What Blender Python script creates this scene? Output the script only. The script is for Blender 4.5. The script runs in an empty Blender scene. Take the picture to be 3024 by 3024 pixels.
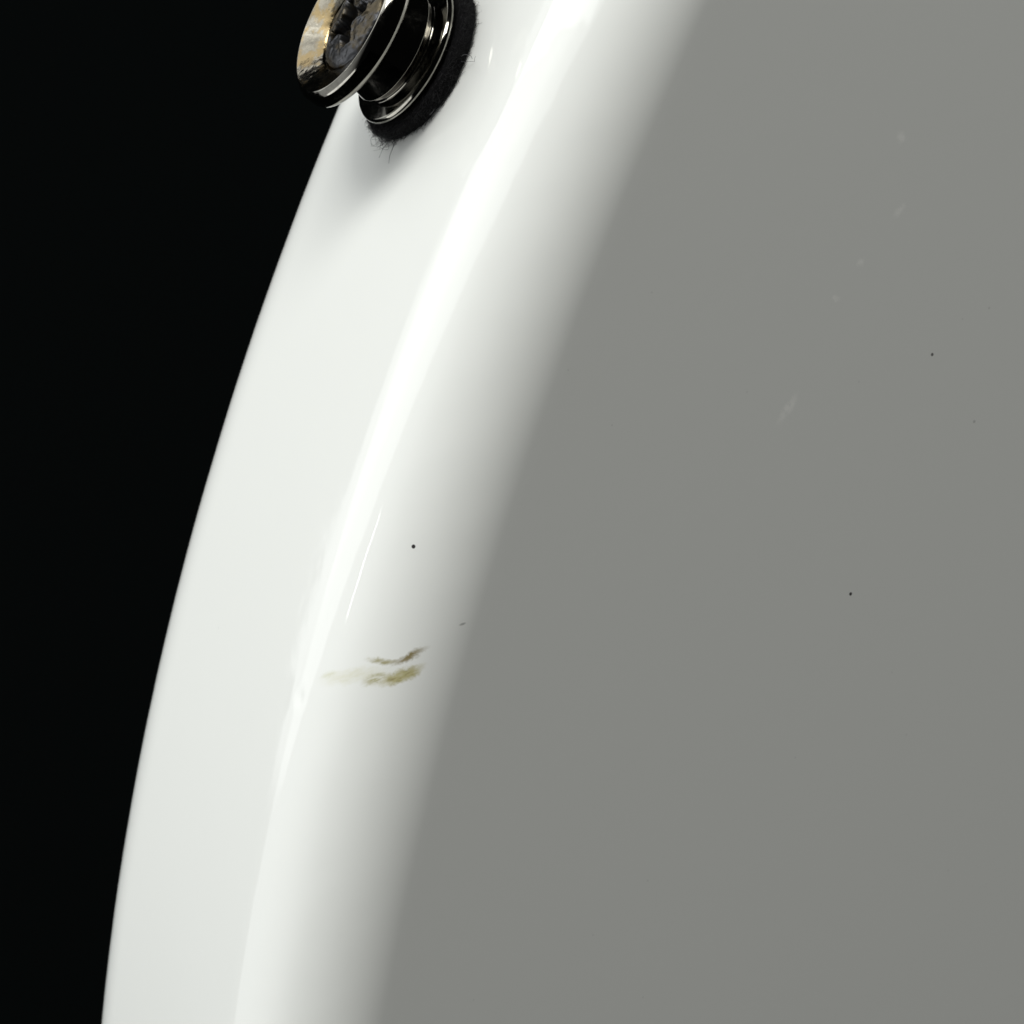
import bpy, math, random
from mathutils import Vector, Matrix, noise

random.seed(7)
sc = bpy.context.scene
MM = 0.001
H = 0.25                                   # camera height above the studio floor

def cw(x, y, z):                           # photographer's axes (right, up, towards him) in mm -> world metres
    return Vector((x * MM, -z * MM, y * MM + H))
def cd(x, y, z):
    return Vector((x, -z, y))

# ------------------------------------------------------------------ camera
cam_d = bpy.data.cameras.new('camera')
cam = bpy.data.objects.new('camera', cam_d)
sc.collection.objects.link(cam)
cam.location = (0, 0, H)
cam.rotation_euler = (math.radians(90), 0, 0)
cam_d.sensor_width = 36
cam_d.angle = math.radians(28)
cam_d.clip_start = 0.01
cam_d.clip_end = 20
cam_d.dof.use_dof = True
cam_d.dof.focus_distance = 0.164
cam_d.dof.aperture_fstop = 64
sc.camera = cam

# ------------------------------------------------------------------ world and lamps
world = bpy.data.worlds.new('World'); sc.world = world
world.use_nodes = True
bg = world.node_tree.nodes['Background']
bg.inputs['Color'].default_value = (0.9, 1.0, 1.0, 1)
bg.inputs['Strength'].default_value = 0.004

def area(name, centre, ex, ey, sx, sy, radiance, color=(1, 1, 1)):
    """rectangular area lamp facing the guitar: centre in photographer's mm, ex / ey its width and height directions"""
    ex = cd(*ex).normalized(); ey = cd(*ey)
    ey = (ey - ex * ey.dot(ex)).normalized(); ez = ex.cross(ey)
    if ez.dot(cw(*centre) - cw(*P0)) < 0: ey = -ey; ez = -ez
    d = bpy.data.lights.new(name, 'AREA')
    d.shape = 'RECTANGLE'; d.size = sx; d.size_y = sy; d.color = color
    d.energy = radiance * math.pi * sx * sy
    o = bpy.data.objects.new(name, d); sc.collection.objects.link(o)
    m = Matrix((ex, ey, ez)).transposed().to_4x4(); m.translation = cw(*centre)
    o.matrix_world = m
    return d

# long strip softbox to the left, its front end high, its rear end low; hot along its middle, flagged upright at the rear
P0 = (-5., 20., -160.)
SL = 1.90; SW = 0.50
e_len = Vector((0, 0.584, 0.811))          # rear -> front along the strip
e_wid = Vector((0, 0.811, -0.584))         # lower edge -> upper edge
low_rear = Vector((-800., -161., -640.))   # rear end of the lower edge
ctr = low_rear + e_len * (SL * 500) + e_wid * (SW * 500)
key = area('strip_softbox', ctr, tuple(e_wid), tuple(e_len), SW, SL, .80, (.985, 1.0, 1.0))
key.use_nodes = True
nt = key.node_tree
geo = nt.nodes.new('ShaderNodeNewGeometry')
def lm(op, a, b=None, c=None):
    n = nt.nodes.new('ShaderNodeMath'); n.operation = op
    for i, v in enumerate((a, b, c)):
        if v is None: continue
        if isinstance(v, (int, float)): n.inputs[i].default_value = v
        else: nt.links.new(v, n.inputs[i])
    return n.outputs[0]
def along(axis, length):
    ax = cd(*axis); o = cw(*low_rear)
    n = nt.nodes.new('ShaderNodeVectorMath'); n.operation = 'DOT_PRODUCT'
    nt.links.new(geo.outputs['Position'], n.inputs[0]); n.inputs[1].default_value = ax / length
    return lm('SUBTRACT', n.outputs[1], ax.dot(o) / length)
q = along(e_wid, SW); l = along(e_len, SL)
rp = nt.nodes.new('ShaderNodeValToRGB'); nt.links.new(q, rp.inputs[0])
rp.color_ramp.interpolation = 'EASE'
els = rp.color_ramp.elements
els[0].position = 0.0; els[0].color = (1.55, 1.55, 1.55, 1)
els[1].position = 1.0; els[1].color = (.10, .10, .10, 1)
for p, v in ((.24, 1.60), (.36, 2.05), (.45, 2.05), (.60, 1.60), (.82, 1.25)):
    e = els.new(p); e.color = (v, v, v, 1)
mr = nt.nodes.new('ShaderNodeMapRange'); mr.interpolation_type = 'SMOOTHSTEP'
nt.links.new(lm('SUBTRACT', l, lm('MULTIPLY', q, .360 / 1.90)), mr.inputs[0])
mr.inputs[1].default_value = .0; mr.inputs[2].default_value = .006
m2 = nt.nodes.new('ShaderNodeMapRange'); m2.interpolation_type = 'SMOOTHSTEP'     # dimmer towards the rear end
nt.links.new(l, m2.inputs[0]); m2.inputs[1].default_value = .02; m2.inputs[2].default_value = .36
m2.inputs[3].default_value = .55; m2.inputs[4].default_value = 1.
sz = nt.nodes.new('ShaderNodeSeparateXYZ'); nt.links.new(geo.outputs['Position'], sz.inputs[0])      # and flagged level at the bottom
m3 = nt.nodes.new('ShaderNodeMapRange'); m3.interpolation_type = 'SMOOTHSTEP'
nt.links.new(sz.outputs['Z'], m3.inputs[0]); m3.inputs[1].default_value = H - .050; m3.inputs[2].default_value = H + .010
nt.links.new(lm('MULTIPLY', lm('MULTIPLY', lm('MULTIPLY', rp.outputs['Color'], mr.outputs[0]), m2.outputs[0]), m3.outputs[0]), nt.nodes['Emission'].inputs['Strength'])

# a short slit of light under it, seen as the thin second glint on the edge
slit = area('slit_lamp', (-800., 145., -45.), (0, .6, -.8), (0, .8, .6), 0.020, 0.106, 5.0)
# added overhead fill lamp, out of view, in front of the guitar, lighting the flat face and the rounding
main = area('overhead_fill', (-190., 1385., 1005.), (.99, 0, .11), (0, .67, -.74), 1.6, 0.55, 10.9, (1.0, 1.0, 0.965))

# two fill lamps added out of view on the left: light for the side alone, from above and from below
over = area('overhead_left_fill', (-840., 1123., 64.), (.26, 0, .97), (.77, .62, -.2), 1.2, 0.7, 1.9, (.985, 1.0, .995))
low_fill = area('low_left_fill', (-845., -830., -16.), (.17, 0, .98), (.7, -.7, 0), 1.2, 0.8, 2.1, (.985, 1.0, .995))
# wide area lamp added as fill behind the strip on the left, fading out towards the photographer: the light on the side
side_fill = area('left_side_fill', (-1050., 130., -350.), (0, 0, 1), (0, 1, 0), 2.6, 1.6, .70, (.97, 1.0, 1.0))
side_fill.use_nodes = True
nt = side_fill.node_tree
geo = nt.nodes.new('ShaderNodeNewGeometry'); sx_ = nt.nodes.new('ShaderNodeSeparateXYZ')
nt.links.new(geo.outputs['Position'], sx_.inputs[0])
mr = nt.nodes.new('ShaderNodeMapRange'); mr.interpolation_type = 'SMOOTHSTEP'
nt.links.new(sx_.outputs['Y'], mr.inputs[0])
mr.inputs[1].default_value = -.80; mr.inputs[2].default_value = .05
m2 = nt.nodes.new('ShaderNodeMapRange'); m2.interpolation_type = 'SMOOTHSTEP'
nt.links.new(sx_.outputs['Y'], m2.inputs[0])
m2.inputs[1].default_value = .25; m2.inputs[2].default_value = .66; m2.inputs[3].default_value = 1.; m2.inputs[4].default_value = .9
nt.links.new(lm('MULTIPLY', mr.outputs[0], m2.outputs[0]), nt.nodes['Emission'].inputs['Strength'])

sc.view_settings.view_transform = 'Standard'
sc.view_settings.look = 'None'
sc.view_settings.exposure = 0.05
sc.view_settings.gamma = 1
sc.view_settings.use_curve_mapping = False
sc.render.engine = 'CYCLES'
sc.cycles.max_bounces = 8
sc.cycles.caustics_reflective = False

# ------------------------------------------------------------------ material helpers
def new_mat(name):
    m = bpy.data.materials.new(name); m.use_nodes = True
    return m, m.node_tree, m.node_tree.nodes['Principled BSDF']
def N(nt, typ, **kw):
    n = nt.nodes.new(typ)
    for k, v in kw.items(): setattr(n, k, v)
    return n
def math_node(nt, op, a, b=None, clamp=False):
    n = N(nt, 'ShaderNodeMath', operation=op); n.use_clamp = clamp
    for i, v in enumerate((a, b)):
        if v is None: continue
        if isinstance(v, (int, float)): n.inputs[i].default_value = v
        else: nt.links.new(v, n.inputs[i])
    return n.outputs[0]
def vmath(nt, op, a, b=None, out=0):
    n = N(nt, 'ShaderNodeVectorMath', operation=op)
    for i, v in enumerate((a, b)):
        if v is None: continue
        if isinstance(v, (tuple, list)): n.inputs[i].default_value = v
        else: nt.links.new(v, n.inputs[i])
    return n.outputs[out]
def maprange(nt, v, a, b, c=0., d=1.):
    n = N(nt, 'ShaderNodeMapRange', interpolation_type='SMOOTHSTEP')
    nt.links.new(v, n.inputs[0])
    for i, x in enumerate((a, b, c, d)): n.inputs[i + 1].default_value = x
    return n.outputs[0]
def mixc(nt, f, a, b):
    n = N(nt, 'ShaderNodeMix', data_type='RGBA')
    if isinstance(f, (int, float)): n.inputs[0].default_value = f
    else: nt.links.new(f, n.inputs[0])
    for i, v in ((6, a), (7, b)):
        if isinstance(v, tuple): n.inputs[i].default_value = (*v, 1)
        else: nt.links.new(v, n.inputs[i])
    return n.outputs[2]
def tex_noise(nt, vec, scale, detail=3., rough=.5):
    n = N(nt, 'ShaderNodeTexNoise'); nt.links.new(vec, n.inputs['Vector'])
    n.inputs['Scale'].default_value = scale; n.inputs['Detail'].default_value = detail
    n.inputs['Roughness'].default_value = rough
    return n

# ------------------------------------------------------------------ lacquer with its stain, specks and scuffs
lacquer, nt, b = new_mat('white_lacquer')
tcn = N(nt, 'ShaderNodeTexCoord')
pos = vmath(nt, 'MULTIPLY', tcn.outputs['Object'], (1000., 1000., 1000.))      # millimetres in the guitar's own frame
n1 = tex_noise(nt, pos, 0.9, 4., .6)
n2 = tex_noise(nt, pos, 4.5, 3., .65)
warp = vmath(nt, 'MULTIPLY', vmath(nt, 'SUBTRACT', n1.outputs['Color'], (.5, .5, .5)), (.8, .8, .8))
warp2 = vmath(nt, 'MULTIPLY', vmath(nt, 'SUBTRACT', n2.outputs['Color'], (.5, .5, .5)), (.28, .28, .28))
wpos = vmath(nt, 'ADD', vmath(nt, 'ADD', pos, warp), warp2)
def blot(c, a, bb, src, inner, outer):
    q = vmath(nt, 'SUBTRACT', src, tuple(c))
    x = vmath(nt, 'DOT_PRODUCT', q, tuple(a), out=1); y = vmath(nt, 'DOT_PRODUCT', q, tuple(bb), out=1)
    r = math_node(nt, 'SQRT', math_node(nt, 'ADD', math_node(nt, 'MULTIPLY', x, x), math_node(nt, 'MULTIPLY', y, y)))
    zz = vmath(nt, 'LENGTH', q, out=1)
    m = maprange(nt, r, inner, outer, 1., 0.)
    return math_node(nt, 'MULTIPLY', m, maprange(nt, zz, 14., 16., 1., 0.))     # only near its own spot, not on the far side
A1 = [[-22.907, -5.206, 19.946], [0.6017, -0.0402, 0.6257], [-0.735, -4.1534, 0.6031]]
A2 = [[-21.251, -4.753, 21.174], [0.6078, 0.3347, 0.3202], [1.1388, -3.3807, 1.4307]]
B1 = [[-23.45, -6.60, 19.78], [0.52, 0.37, 0.47], [0.27, -1.85, 1.0]]
B2 = [[-21.859, -6.178, 21.075], [0.4023, 0.1901, 0.2299], [0.4539, -1.7395, 0.6763]]
C1 = [[-24.685, -6.577, 18.192], [0.1607, 0.0946, 0.2255], [-0.117, -1.475, 0.5802]]
C2 = [[-25.752, -6.99, 16.067], [0.315, 0.3832, 0.6333], [-0.5414, -3.0766, 1.3166]]
SMEAR = [[-17.235, -2.429, 22.406], [2.9128, 0.9969, 0.3948], [2.0974, -8.8526, 0.7797]]
SCUFFS = [[[13.295, 11.673, 22.5], [0.2941, 0.4865, 0.0], [1.7218, -1.4086, 0.0]],
          [[24.321, 27.552, 22.5], [0.6245, 0.9426, 0.0], [1.4384, -1.556, 0.0]],
          [[20.384, 23.386, 22.5], [1.171, 1.454, 0.0], [1.5378, -2.0223, 0.0]],
          [[17.952, 20.578, 22.5], [1.1694, 3.3925, 0.0], [1.6129, -0.6881, 0.0]],
          [[24.177, 33.536, 22.5], [1.9772, 0.1077, 0.0], [-0.0402, -1.8121, 0.0]]]
dirt = tex_noise(nt, pos, 2.6, 4., .7).outputs['Fac']
fine = tex_noise(nt, pos, 9., 3., .7).outputs['Fac']
col = mixc(nt, 0.0, (.80, .812, .785), (.80, .81, .78))
def layer(mask, strength, colour):
    global col
    col = mixc(nt, math_node(nt, 'MULTIPLY', mask, strength, True), col, colour)
# the stain was dragged one way: its grain runs along the streaks
ax_ = vmath(nt, 'DOT_PRODUCT', pos, (.80, .38, .46), out=1); ay_ = vmath(nt, 'DOT_PRODUCT', pos, (.236, -.905, .352), out=1)
cxyz = N(nt, 'ShaderNodeCombineXYZ')
nt.links.new(math_node(nt, 'MULTIPLY', ax_, .75), cxyz.inputs[0]); nt.links.new(math_node(nt, 'MULTIPLY', ay_, 3.0), cxyz.inputs[1])
grain = tex_noise(nt, cxyz.outputs[0], 1.3, 4., .62).outputs['Fac']
def streak(spec, inner, outer, lo, hi, floor):
    return math_node(nt, 'MULTIPLY', blot(*spec, wpos, inner, outer), maprange(nt, grain, lo, hi, floor, 1.))
layer(streak(C1, .15, 1.25, .35, .62, .55), .42, (.60, .58, .38))
layer(streak(C2, .1, 1.15, .3, .6, .5), .36, (.50, .50, .28))
layer(streak(B1, .1, 1.25, .36, .58, .35), .85, (.38, .35, .16))
layer(streak(B2, .40, 1.2, .28, .52, .72), .92, (.43, .39, .18))
layer(streak(B2, .30, 1.1, .50, .66, 0.), .55, (.22, .19, .08))
layer(streak(A1, .2, 1.55, .34, .56, .45), .90, (.34, .31, .16))
layer(streak(A2, .2, 1.5, .30, .55, .65), .98, (.24, .195, .09))
layer(blot(*SMEAR, pos, .3, 1.2), .6, (.20, .20, .19))
for s in SCUFFS:
    layer(math_node(nt, 'MULTIPLY', blot(*s, wpos, .2, 1.15), maprange(nt, dirt, .30, .58)), .62, (.97, .97, .94))
for c, r, k in (((-20.079, 3.51, 19.824), .175, .97), ((20.719, -5.132, 22.5), .17, .93), ((28.668, 15.066, 22.5), .16, .80),
                ((33.839, 8.751, 22.5), .15, .30), ((34.889, 18.666, 22.5), .12, .18)):
    d = vmath(nt, 'LENGTH', vmath(nt, 'SUBTRACT', pos, c), out=1)
    layer(maprange(nt, d, r * .65, r * 1.15, 1., 0.), k, (.012, .008, .010))
# faint dust: rare tiny grey motes
mote = N(nt, 'ShaderNodeTexVoronoi'); nt.links.new(pos, mote.inputs['Vector']); mote.inputs['Scale'].default_value = .22
layer(maprange(nt, mote.outputs['Distance'], .015, .028, 1., 0.), .16, (.35, .35, .36))
nt.links.new(col, b.inputs['Base Color'])
b.inputs['Roughness'].default_value = .02
b.inputs['IOR'].default_value = 1.50
peel = tex_noise(nt, pos, .55, 2., .5)
bp = N(nt, 'ShaderNodeBump'); bp.inputs['Strength'].default_value = .012; bp.inputs['Distance'].default_value = .0004
nt.links.new(peel.outputs['Fac'], bp.inputs['Height']); nt.links.new(bp.outputs['Normal'], b.inputs['Normal'])

# black nickel of the strap button, worn and stained
def nickel(name, base, rough, worn):
    m, nt, b = new_mat(name)
    tc = N(nt, 'ShaderNodeTexCoord'); p = vmath(nt, 'MULTIPLY', tc.outputs['Object'], (1000.,) * 3)
    b.inputs['Metallic'].default_value = 1.
    n = tex_noise(nt, p, 1.1, 5., .65).outputs['Fac']
    if worn:
        stain = tex_noise(nt, p, .55, 4., .6).outputs['Fac']
        c = mixc(nt, maprange(nt, n, .38, .66), base, tuple(x * .62 for x in base))
        c = mixc(nt, maprange(nt, stain, .46, .60, 0., .85), c, (base[0] * 1.08, base[1] * .86, base[2] * .50))
        nt.links.new(c, b.inputs['Base Color'])
        v = N(nt, 'ShaderNodeTexVoronoi'); nt.links.new(p, v.inputs['Vector']); v.inputs['Scale'].default_value = 1.6
        pit = maprange(nt, v.outputs['Distance'], .05, .35)
        hgt = math_node(nt, 'ADD', math_node(nt, 'MULTIPLY', n, 1.2), math_node(nt, 'MULTIPLY', pit, .5))
        bp = N(nt, 'ShaderNodeBump'); bp.inputs['Strength'].default_value = .16; bp.inputs['Distance'].default_value = .00012
        nt.links.new(hgt, bp.inputs['Height']); nt.links.new(bp.outputs['Normal'], b.inputs['Normal'])
        r = maprange(nt, n, .3, .7, rough, rough + .12)
    else:
        c = mixc(nt, maprange(nt, n, .45, .7), base, tuple(x * .75 for x in base))
        nt.links.new(c, b.inputs['Base Color'])
        r = maprange(nt, n, .4, .75, rough, rough + .10)
    nt.links.new(r, b.inputs['Roughness'])
    return m
nickel_gloss = nickel('black_nickel', (.24, .23, .205), .06, False)
nickel_worn = nickel('worn_nickel_face', (.22, .203, .165), .07, True)
screw_mat = nickel('dull_screw_steel', (.055, .056, .060), .30, True)

felt_mat, nt, b = new_mat('black_felt')
tc = N(nt, 'ShaderNodeTexCoord'); p = vmath(nt, 'MULTIPLY', tc.outputs['Object'], (1000.,) * 3)
fn = tex_noise(nt, p, 3.5, 5., .7).outputs['Fac']
nt.links.new(mixc(nt, maprange(nt, fn, .3, .7), (.0025, .0025, .003), (.010, .0095, .0105)), b.inputs['Base Color'])
b.inputs['Roughness'].default_value = 1.; b.inputs['Specular IOR Level'].default_value = .1
bp = N(nt, 'ShaderNodeBump'); bp.inputs['Strength'].default_value = .9; bp.inputs['Distance'].default_value = .0004
nt.links.new(fn, bp.inputs['Height']); nt.links.new(bp.outputs['Normal'], b.inputs['Normal'])

fibre_mat, nt, b = new_mat('felt_fibre')
b.inputs['Base Color'].default_value = (.010, .010, .011, 1); b.inputs['Roughness'].default_value = .7
stray_mat, nt, b = new_mat('stray_grey_fibre')
b.inputs['Base Color'].default_value = (.10, .10, .105, 1); b.inputs['Roughness'].default_value = .6

cloth, nt, b = new_mat('black_backdrop_cloth')
tc = N(nt, 'ShaderNodeTexCoord')
cn = tex_noise(nt, tc.outputs['Object'], 900., 2., .5).outputs['Fac']
nt.links.new(mixc(nt, cn, (.0017, .0022, .0022), (.0024, .0030, .0030)), b.inputs['Base Color'])
b.inputs['Roughness'].default_value = 1.; b.inputs['Specular IOR Level'].default_value = 0.

# ------------------------------------------------------------------ mesh helpers
def mesh_obj(name, verts, faces, mat, parent=None, smooth=True, scale=MM):
    me = bpy.data.meshes.new(name)
    me.from_pydata([tuple(c * scale for c in v) for v in verts], [], faces)
    for m in (mat if isinstance(mat, (list, tuple)) else [mat]): me.materials.append(m)
    if smooth: me.polygons.foreach_set('use_smooth', [True] * len(me.polygons))
    me.update()
    o = bpy.data.objects.new(name, me); sc.collection.objects.link(o)
    if parent: o.parent = parent
    return o

# ------------------------------------------------------------------ black backdrop (floor curving up into the wall)
prof = [(-0.9, 0.0)] + [(.35, 0.0)] + [(.35 + .3 * math.sin(a), .3 - .3 * math.cos(a)) for a in [math.radians(x) for x in range(6, 91, 6)]] + [(.65, 2.6)]
FLOOR_Z = -0.75
v = []; f = []
for (y, z) in prof:
    v += [(-1.6, y, z + FLOOR_Z), (1.6, y, z + FLOOR_Z)]
for i in range(len(prof) - 1):
    f.append((2 * i, 2 * i + 1, 2 * i + 3, 2 * i + 2))
back = mesh_obj('backdrop', v, f, cloth, scale=1.)
back['kind'] = 'structure'

# ------------------------------------------------------------------ guitar frame
Fv = (0.49754992, -0.19365896, 0.84554142)       # outward normal of the flat face
Uv = (0.86743535, 0.11108033, -0.48499184)
Wv = (0.0, 0.97476016, 0.22325464)
D = 184.70882
guitar = bpy.data.objects.new('electric_guitar', None); sc.collection.objects.link(guitar)
M = Matrix((cd(*Uv), cd(*Wv), cd(*Fv))).transposed().to_4x4(); M.translation = cw(0, 0, -D)
guitar.matrix_world = M
guitar['label'] = 'glossy white electric guitar body with rounded edge and black strap button'
guitar['category'] = 'guitar'

C0, C1p, C2p, C3p = -24.048713, 0.33800314, 0.00208965, 4.16776e-07
TH, R = 45., 8.39735
def contour(w): return C0 + C1p * w + C2p * w * w + C3p * w ** 3
# outline: the curve the photograph shows, closed by a full bout beyond the frame
ctrl_w = [-70 + i * .35 for i in range(int(140 / .35) + 1)]
seen = [(contour(w), w) for w in ctrl_w]
rest = [(28., 92.), (62., 119.), (108., 132.), (155., 122.), (196., 92.), (222., 45.), (232., -12.), (224., -75.),
        (196., -130.), (150., -168.), (95., -181.), (42., -168.), (2., -140.), (-24., -105.)]
loop = [seen[-12], seen[-1]] + rest + [seen[0], seen[12]]
far = []
knots = [Vector(q) for q in loop[1:-1]]
tans = []
for i, k in enumerate(knots):
    if i == 0: tans.append((knots[0] - Vector(loop[0])).normalized())
    elif i == len(knots) - 1: tans.append((Vector(loop[-1]) - k).normalized())
    else: tans.append((knots[i + 1] - knots[i - 1]).normalized())
for i in range(len(knots) - 1):
    p1, p2 = knots[i], knots[i + 1]; ln = (p2 - p1).length
    for j in range(14):
        t = j / 14
        q = (2 * t ** 3 - 3 * t * t + 1) * p1 + (t ** 3 - 2 * t * t + t) * ln * tans[i] + (3 * t * t - 2 * t ** 3) * p2 + (t ** 3 - t * t) * ln * tans[i + 1]
        far.append((q.x, q.y))
outline = seen + far[1:]
nO = len(outline)
norms = []
for i in range(nO):
    a = Vector(outline[i - 1]); m_ = Vector(outline[i]); c = Vector(outline[(i + 1) % nO])
    la, lc = (m_ - a).length, (c - m_).length
    t = ((m_ - a) * (lc / la) + (c - m_) * (la / lc)).normalized()
    norms.append(Vector((-t.y, t.x)))
# cross-section: the edge leaves the side slowly and turns in faster and faster up to the face
EXPO = 1.35; NS = 800
tab = [(0., 0., 0.)]                       # (normal angle, inset, height)
for i in range(1, NS + 1):
    am = math.pi / 2 * ((i - .5) / NS) ** EXPO
    tab.append((math.pi / 2 * (i / NS) ** EXPO, tab[-1][1] + math.sin(am), tab[-1][2] + math.cos(am)))
kk = R / tab[-1][1]
tab = [(a_, i_ * kk, h_ * kk) for a_, i_, h_ in tab]
HR = tab[-1][2]
prof = []                                  # (normal angle, inset, height)
for i in range(49):
    a_, i_, h_ = tab[NS - i * NS // 48]; prof.append((a_, i_, TH / 2 - HR + h_))
for i in range(1, 36): prof.append((0., 0., (TH / 2 - HR) * (1 - 2 * i / 36)))
for i in range(49):
    a_, i_, h_ = tab[i * NS // 48]; prof.append((-a_, i_, -(TH / 2 - HR + h_)))
dent = Vector((-26.98, -9.35, 13.27))
verts = []; faces = []
for (a, ins, h) in prof:
    for i in range(nO):
        n2 = norms[i]; ins_ = -ins
        p = Vector((outline[i][0] + n2.x * ins_, outline[i][1] + n2.y * ins_, h))
        nn = Vector((n2.x * math.cos(a), n2.y * math.cos(a), math.sin(a)))
        k = max(math.cos(a), 0.) ** 1.5
        k2 = abs(math.sin(2 * a)) ** .8
        d = .008 * noise.noise(p * .13) * k + (.016 * noise.noise(p * .24 + Vector((3, 7, 1))) + .009 * noise.noise(p * .5 + Vector((9, 2, 5)))) * k2
        g = (p - dent).length
        if g < 4: d += -.10 * math.exp(-(g / .65) ** 2) + .03 * math.exp(-(g / 1.3) ** 2)
        verts.append(tuple(p + nn * d))
for r in range(len(prof) - 1):
    for i in range(nO):
        j = (i + 1) % nO
        faces.append((r * nO + i, (r + 1) * nO + i, (r + 1) * nO + j, r * nO + j))
for sgn, r in ((1, 0), (-1, len(prof) - 1)):     # flat faces: a narrow flat margin, then one plane
    base = len(verts)
    for i in range(nO):
        n2 = norms[i]
        verts.append((outline[i][0] - n2.x * (R + 1.), outline[i][1] - n2.y * (R + 1.), sgn * TH / 2))
    for i in range(nO):
        j = (i + 1) % nO
        faces.append((r * nO + i, r * nO + j, base + j, base + i) if sgn > 0 else (r * nO + j, r * nO + i, base + i, base + j))
    cu, cwid = 95., -15.                          # then rings shrinking to the middle of the body
    for t in (.25, .5, .75):
        nb_ = len(verts)
        for i in range(nO):
            x, y, z = verts[base + i]; verts.append((x + (cu - x) * t, y + (cwid - y) * t, z))
        prev = base if t == .25 else nb_ - nO
        for i in range(nO):
            j = (i + 1) % nO
            faces.append((prev + i, prev + j, nb_ + j, nb_ + i))
    verts.append((cu, cwid, sgn * TH / 2)); nc = len(verts) - 1
    for i in range(nO): faces.append((nb_ + i, nb_ + (i + 1) % nO, nc))
body = mesh_obj('body', verts, faces, lacquer, guitar)
import bmesh
bm = bmesh.new(); bm.from_mesh(body.data)
bmesh.ops.recalc_face_normals(bm, faces=bm.faces)
bm.to_mesh(body.data); bm.free()
body['label'] = 'white lacquered body with a small brown stain and dark specks'

# ------------------------------------------------------------------ strap button, its own axis out of the side
wb, hb = 39.32684, -1.54145
dc = C1p + 2 * C2p * wb + 3 * C3p * wb * wb
nb = Vector((-1, dc, 0)).normalized(); tb = Vector((0, 0, 1)).cross(nb)
BM = Matrix((tb, Vector((0, 0, 1)), nb)).transposed().to_4x4()
BM.translation = Vector((contour(wb), wb, hb)) * MM

def lathe(profile, seg=128, wob=None):
    v = []; f = []
    for (r, h) in profile:
        for i in range(seg):
            a = 2 * math.pi * i / seg
            p = Vector((r * math.cos(a), r * math.sin(a), h))
            if wob: p = wob(p, r, a)
            v.append(tuple(p))
    for k in range(len(profile) - 1):
        for i in range(seg):
            j = (i + 1) % seg
            f.append((k * seg + i, k * seg + j, (k + 1) * seg + j, (k + 1) * seg + i))
    return v, f
def arc(cr, ch, rad, a0, a1, n):
    return [(cr + rad * math.cos(math.radians(a0 + (a1 - a0) * i / n)), ch + rad * math.sin(math.radians(a0 + (a1 - a0) * i / n))) for i in range(n + 1)]

# felt washer
felt_prof = [(2.5, .02), (6.6, .02)] + arc(6.55, .45, .43, -80, 0, 5) + arc(6.55, 1.05, .45, 0, 90, 6) + [(6.0, 1.52), (2.5, 1.5)]
def fw(p, r, a):
    if r < 3: return p
    d = .10 * noise.noise(p * 1.3) + .07 * noise.noise(p * 3.7) + .03 * math.sin(3 * a + 1)
    return Vector((p.x * (1 + d / 7), p.y * (1 + d / 7), max(p.z + .08 * noise.noise(p * 2.2 + Vector((5, 5, 5))), .01)))
v, f = lathe(felt_prof, 240, fw)
felt = mesh_obj('felt_washer', v, f, felt_mat, guitar); felt.matrix_local = BM
felt['label'] = 'fuzzy black felt washer under the strap button'

# metal: stepped base, flared waist, flange with bevels, dished face round the screw
def held(pts):                             # extra rings beside the corners keep the straight flanks straight
    out = [pts[0]]
    for p, q in zip(pts, pts[1:]):
        ln = math.hypot(q[0] - p[0], q[1] - p[1])
        if ln > .22:
            e = .05 / ln
            out += [(p[0] + (q[0] - p[0]) * e, p[1] + (q[1] - p[1]) * e), (q[0] - (q[0] - p[0]) * e, q[1] - (q[1] - p[1]) * e)]
        out.append(q)
    return out
button_prof = held([(3.0, 1.5), (6.05, 1.5)] + [(6.10, 1.56), (6.42, 1.98)] + arc(6.36, 2.03, .07, -30, -8, 3) + arc(5.86, 2.08, .58, -3, 50, 14)
               + arc(6.18, 2.46, .08, 52, 82, 4) + [(4.84, 2.72)]
               + [(4.70, 2.80), (5.04, 3.48)] + arc(4.96, 3.54, .10, -28, 18, 5)
               + [(4.22, 6.05), (4.4, 6.35), (5.2, 6.50), (6.5, 6.62)]
               + arc(6.90, 7.14, .47, -80, 11, 12) + [(7.22, 8.11)] + arc(5.893, 7.225, 1.6, 34, 56, 12))
nrim = len(button_prof)
button_prof += arc(6.67, 8.47, .15, 64, 125, 6)[1:] + [(6.3, 8.48), (5.7, 8.22), (5.0, 7.90), (4.35, 7.62), (4.15, 7.44), (4.05, 7.1), (3.0, 7.0), (1.0, 6.95)]
def bw(p, r, a):
    if p.z > 7.42 and r < 6.4:
        p = p + Vector((0, 0, .05 * noise.noise(p * .9) + .035 * noise.noise(p * 2.3)))
    return p
v, f = lathe(button_prof, 192, bw)
button = mesh_obj('strap_button', v, f, [nickel_gloss, nickel_worn], guitar); button.matrix_local = BM
for k in range(nrim + 4, len(button_prof) - 1):
    for i in range(192): button.data.polygons[k * 192 + i].material_index = 1
button['label'] = 'black nickel strap button with tarnished worn face'

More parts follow.
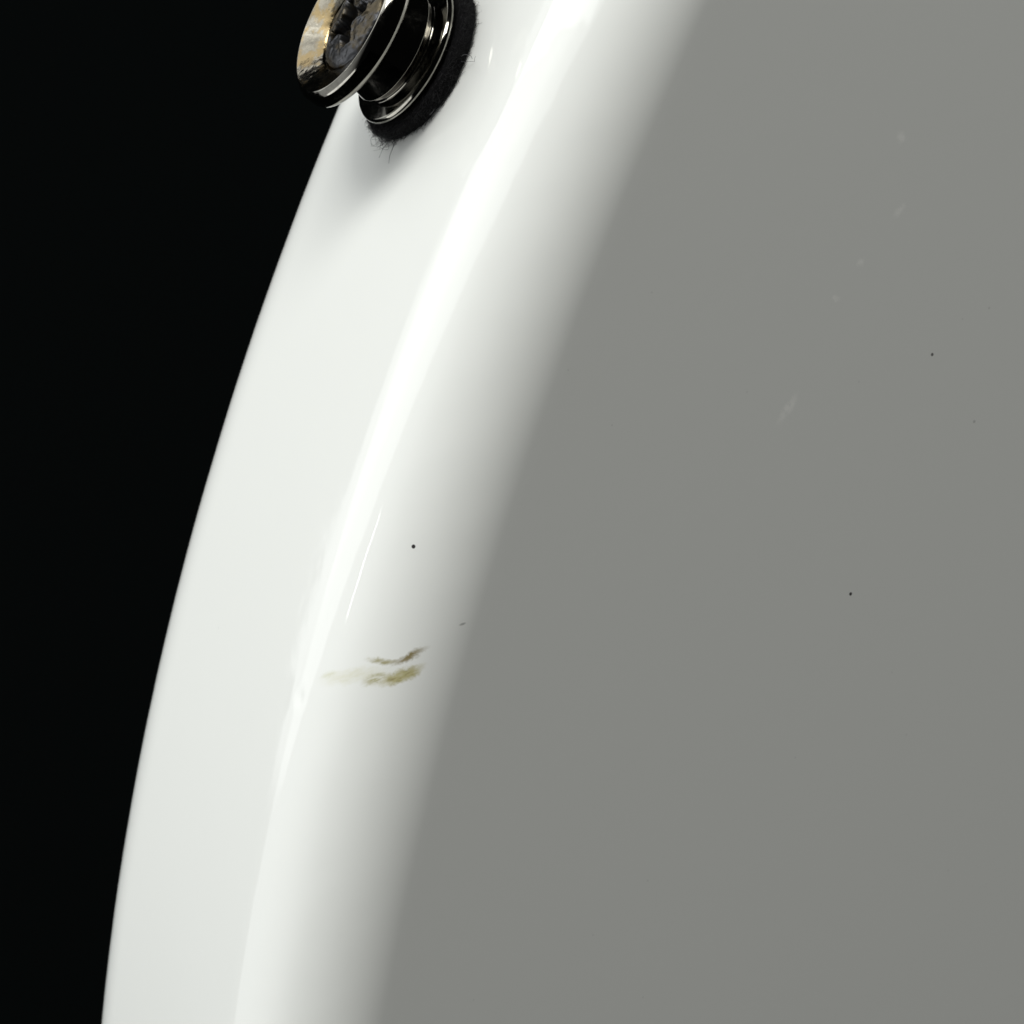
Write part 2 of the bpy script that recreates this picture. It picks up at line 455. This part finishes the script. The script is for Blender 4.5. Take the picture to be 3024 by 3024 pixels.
# cross-head screw in the dish
def screw_h(x, y):
    r = math.hypot(x, y)
    z = 7.40 + .75 * (1 - (r / 4.0) ** 2) ** .5 if r < 4.0 else 7.40
    z += .10 * noise.noise(Vector((x * 1.1, y * 1.1, 3.))) + .05 * noise.noise(Vector((x * 3., y * 3., 7.)))
    c, s = math.cos(.55), math.sin(.55)
    u, w = x * c + y * s, -x * s + y * c
    u += .18 * noise.noise(Vector((x * 1.4, y * 1.4, 11.))); w += .18 * noise.noise(Vector((x * 1.4, y * 1.4, 17.)))
    def arm(p, q): return max(abs(p) - (.74 - .10 * abs(q)), abs(q) - 2.5)
    d = min(arm(u, w), arm(w, u), math.hypot(u, w) - 1.15)
    t = min(max((.16 - d) / .32, 0.), 1.); t = t * t * (3 - 2 * t)
    lip = .10 * math.exp(-((d - .22) / .16) ** 2)
    return z + lip - t * (1.75 - .30 * r)
v = [(0, 0, screw_h(0, 0))]; f = []
NR, NA = 64, 160
for i in range(1, NR + 1):
    r = 4.0 * (i / NR) ** .85
    for j in range(NA):
        a = 2 * math.pi * j / NA; v.append((r * math.cos(a), r * math.sin(a), screw_h(r * math.cos(a) * .999, r * math.sin(a) * .999)))
for j in range(NA): v.append((4.0 * math.cos(2 * math.pi * j / NA), 4.0 * math.sin(2 * math.pi * j / NA), 6.9))
for j in range(NA): f.append((0, 1 + j, 1 + (j + 1) % NA))
for i in range(NR):
    for j in range(NA):
        k = (j + 1) % NA
        f.append((1 + i * NA + j, 1 + (i + 1) * NA + j, 1 + (i + 1) * NA + k, 1 + i * NA + k))
screw = mesh_obj('screw', v, f, screw_mat, button)
screw['label'] = 'dull grey cross-head screw in the button face'

# ------------------------------------------------------------------ felt fuzz and stray fibres
def tube(pts, r0, r1, v, f, sides=5):
    base = len(v); n = len(pts)
    for i, p in enumerate(pts):
        t = (pts[min(i + 1, n - 1)] - pts[max(i - 1, 0)]).normalized()
        a = t.orthogonal().normalized(); bb = t.cross(a); r = r0 + (r1 - r0) * i / (n - 1)
        for s in range(sides):
            q = 2 * math.pi * s / sides
            v.append(tuple(p + a * (r * math.cos(q)) + bb * (r * math.sin(q))))
    for i in range(n - 1):
        for s in range(sides):
            k = (s + 1) % sides
            f.append((base + i * sides + s, base + i * sides + k, base + (i + 1) * sides + k, base + (i + 1) * sides + s))
def wander(p, d, length, curl, n=10, keep=0.03, jit=.12):
    pts = [p.copy()]; d = d.normalized(); st = length / n
    ax = Vector((random.gauss(0, 1), random.gauss(0, 1), random.gauss(0, 1))).normalized()
    for _ in range(n):
        d = (d + ax.cross(d) * curl * st + Vector((random.gauss(0, jit), random.gauss(0, jit), random.gauss(0, jit)))).normalized()
        p = p + d * st
        if p.z < keep: p.z = keep; d.z = abs(d.z)
        pts.append(p.copy())
    return pts
v = []; f = []
for k in range(4600):
    a = random.uniform(0, 2 * math.pi); h = random.uniform(.02, 1.5)
    rr = 6.85 if h < 1.3 else random.uniform(6.3, 6.8)
    p = Vector((rr * math.cos(a), rr * math.sin(a), h))
    d = Vector((math.cos(a), math.sin(a), random.uniform(-.3, .6))) * .8 + Vector((-math.sin(a), math.cos(a), 0)) * random.gauss(0, 1.2)
    tube(wander(p, d, random.uniform(.18, .62) * (1.9 if random.random() < .07 else 1), random.uniform(-2.5, 2.5), 5), .014, .006, v, f, 4)
for k in range(110):                        # curly tuft at the lower end of the washer
    a = random.gauss(-.08, .15)
    p = Vector((6.75 * math.cos(a), 6.75 * math.sin(a), random.uniform(.1, 1.3)))
    d = Vector((math.cos(a), math.sin(a), random.uniform(-.3, .5)))
    tube(wander(p, d, random.uniform(.9, 2.6), random.choice((-1, 1)) * random.uniform(1.5, 4.), 18), .018, .011, v, f, 4)
fuzz = mesh_obj('felt_fuzz', v, f, fibre_mat, felt); fuzz['kind'] = 'stuff'

FIB = []
def stray(a, h, d, length, curl, r=.022):
    p = Vector((6.8 * math.cos(a), 6.8 * math.sin(a), h)); v = []; f = []
    tube(wander(p, Vector(d), length, curl, 22, .05, .05), r, r * .6, v, f, 6)
    return mesh_obj('stray_fibre', v, f, stray_mat, felt)
random.seed(21)
stray(.14, .35, (2., .75, .03), 2.7, .12, .030)
stray(.02, .45, (1., -.1, .1), 2.1, -.45, .024)
stray(-.25, .5, (.6, -.9, .2), 2.6, 1.0, .020)
stray(.95, .4, (.7, .7, .05), 1.0, .5, .022)
stray(1.64, .6, (-.30, .9, .10), 3.6, .16, .030)
stray(1.60, .5, (.35, .9, .02), 2.4, 1.1, .018)
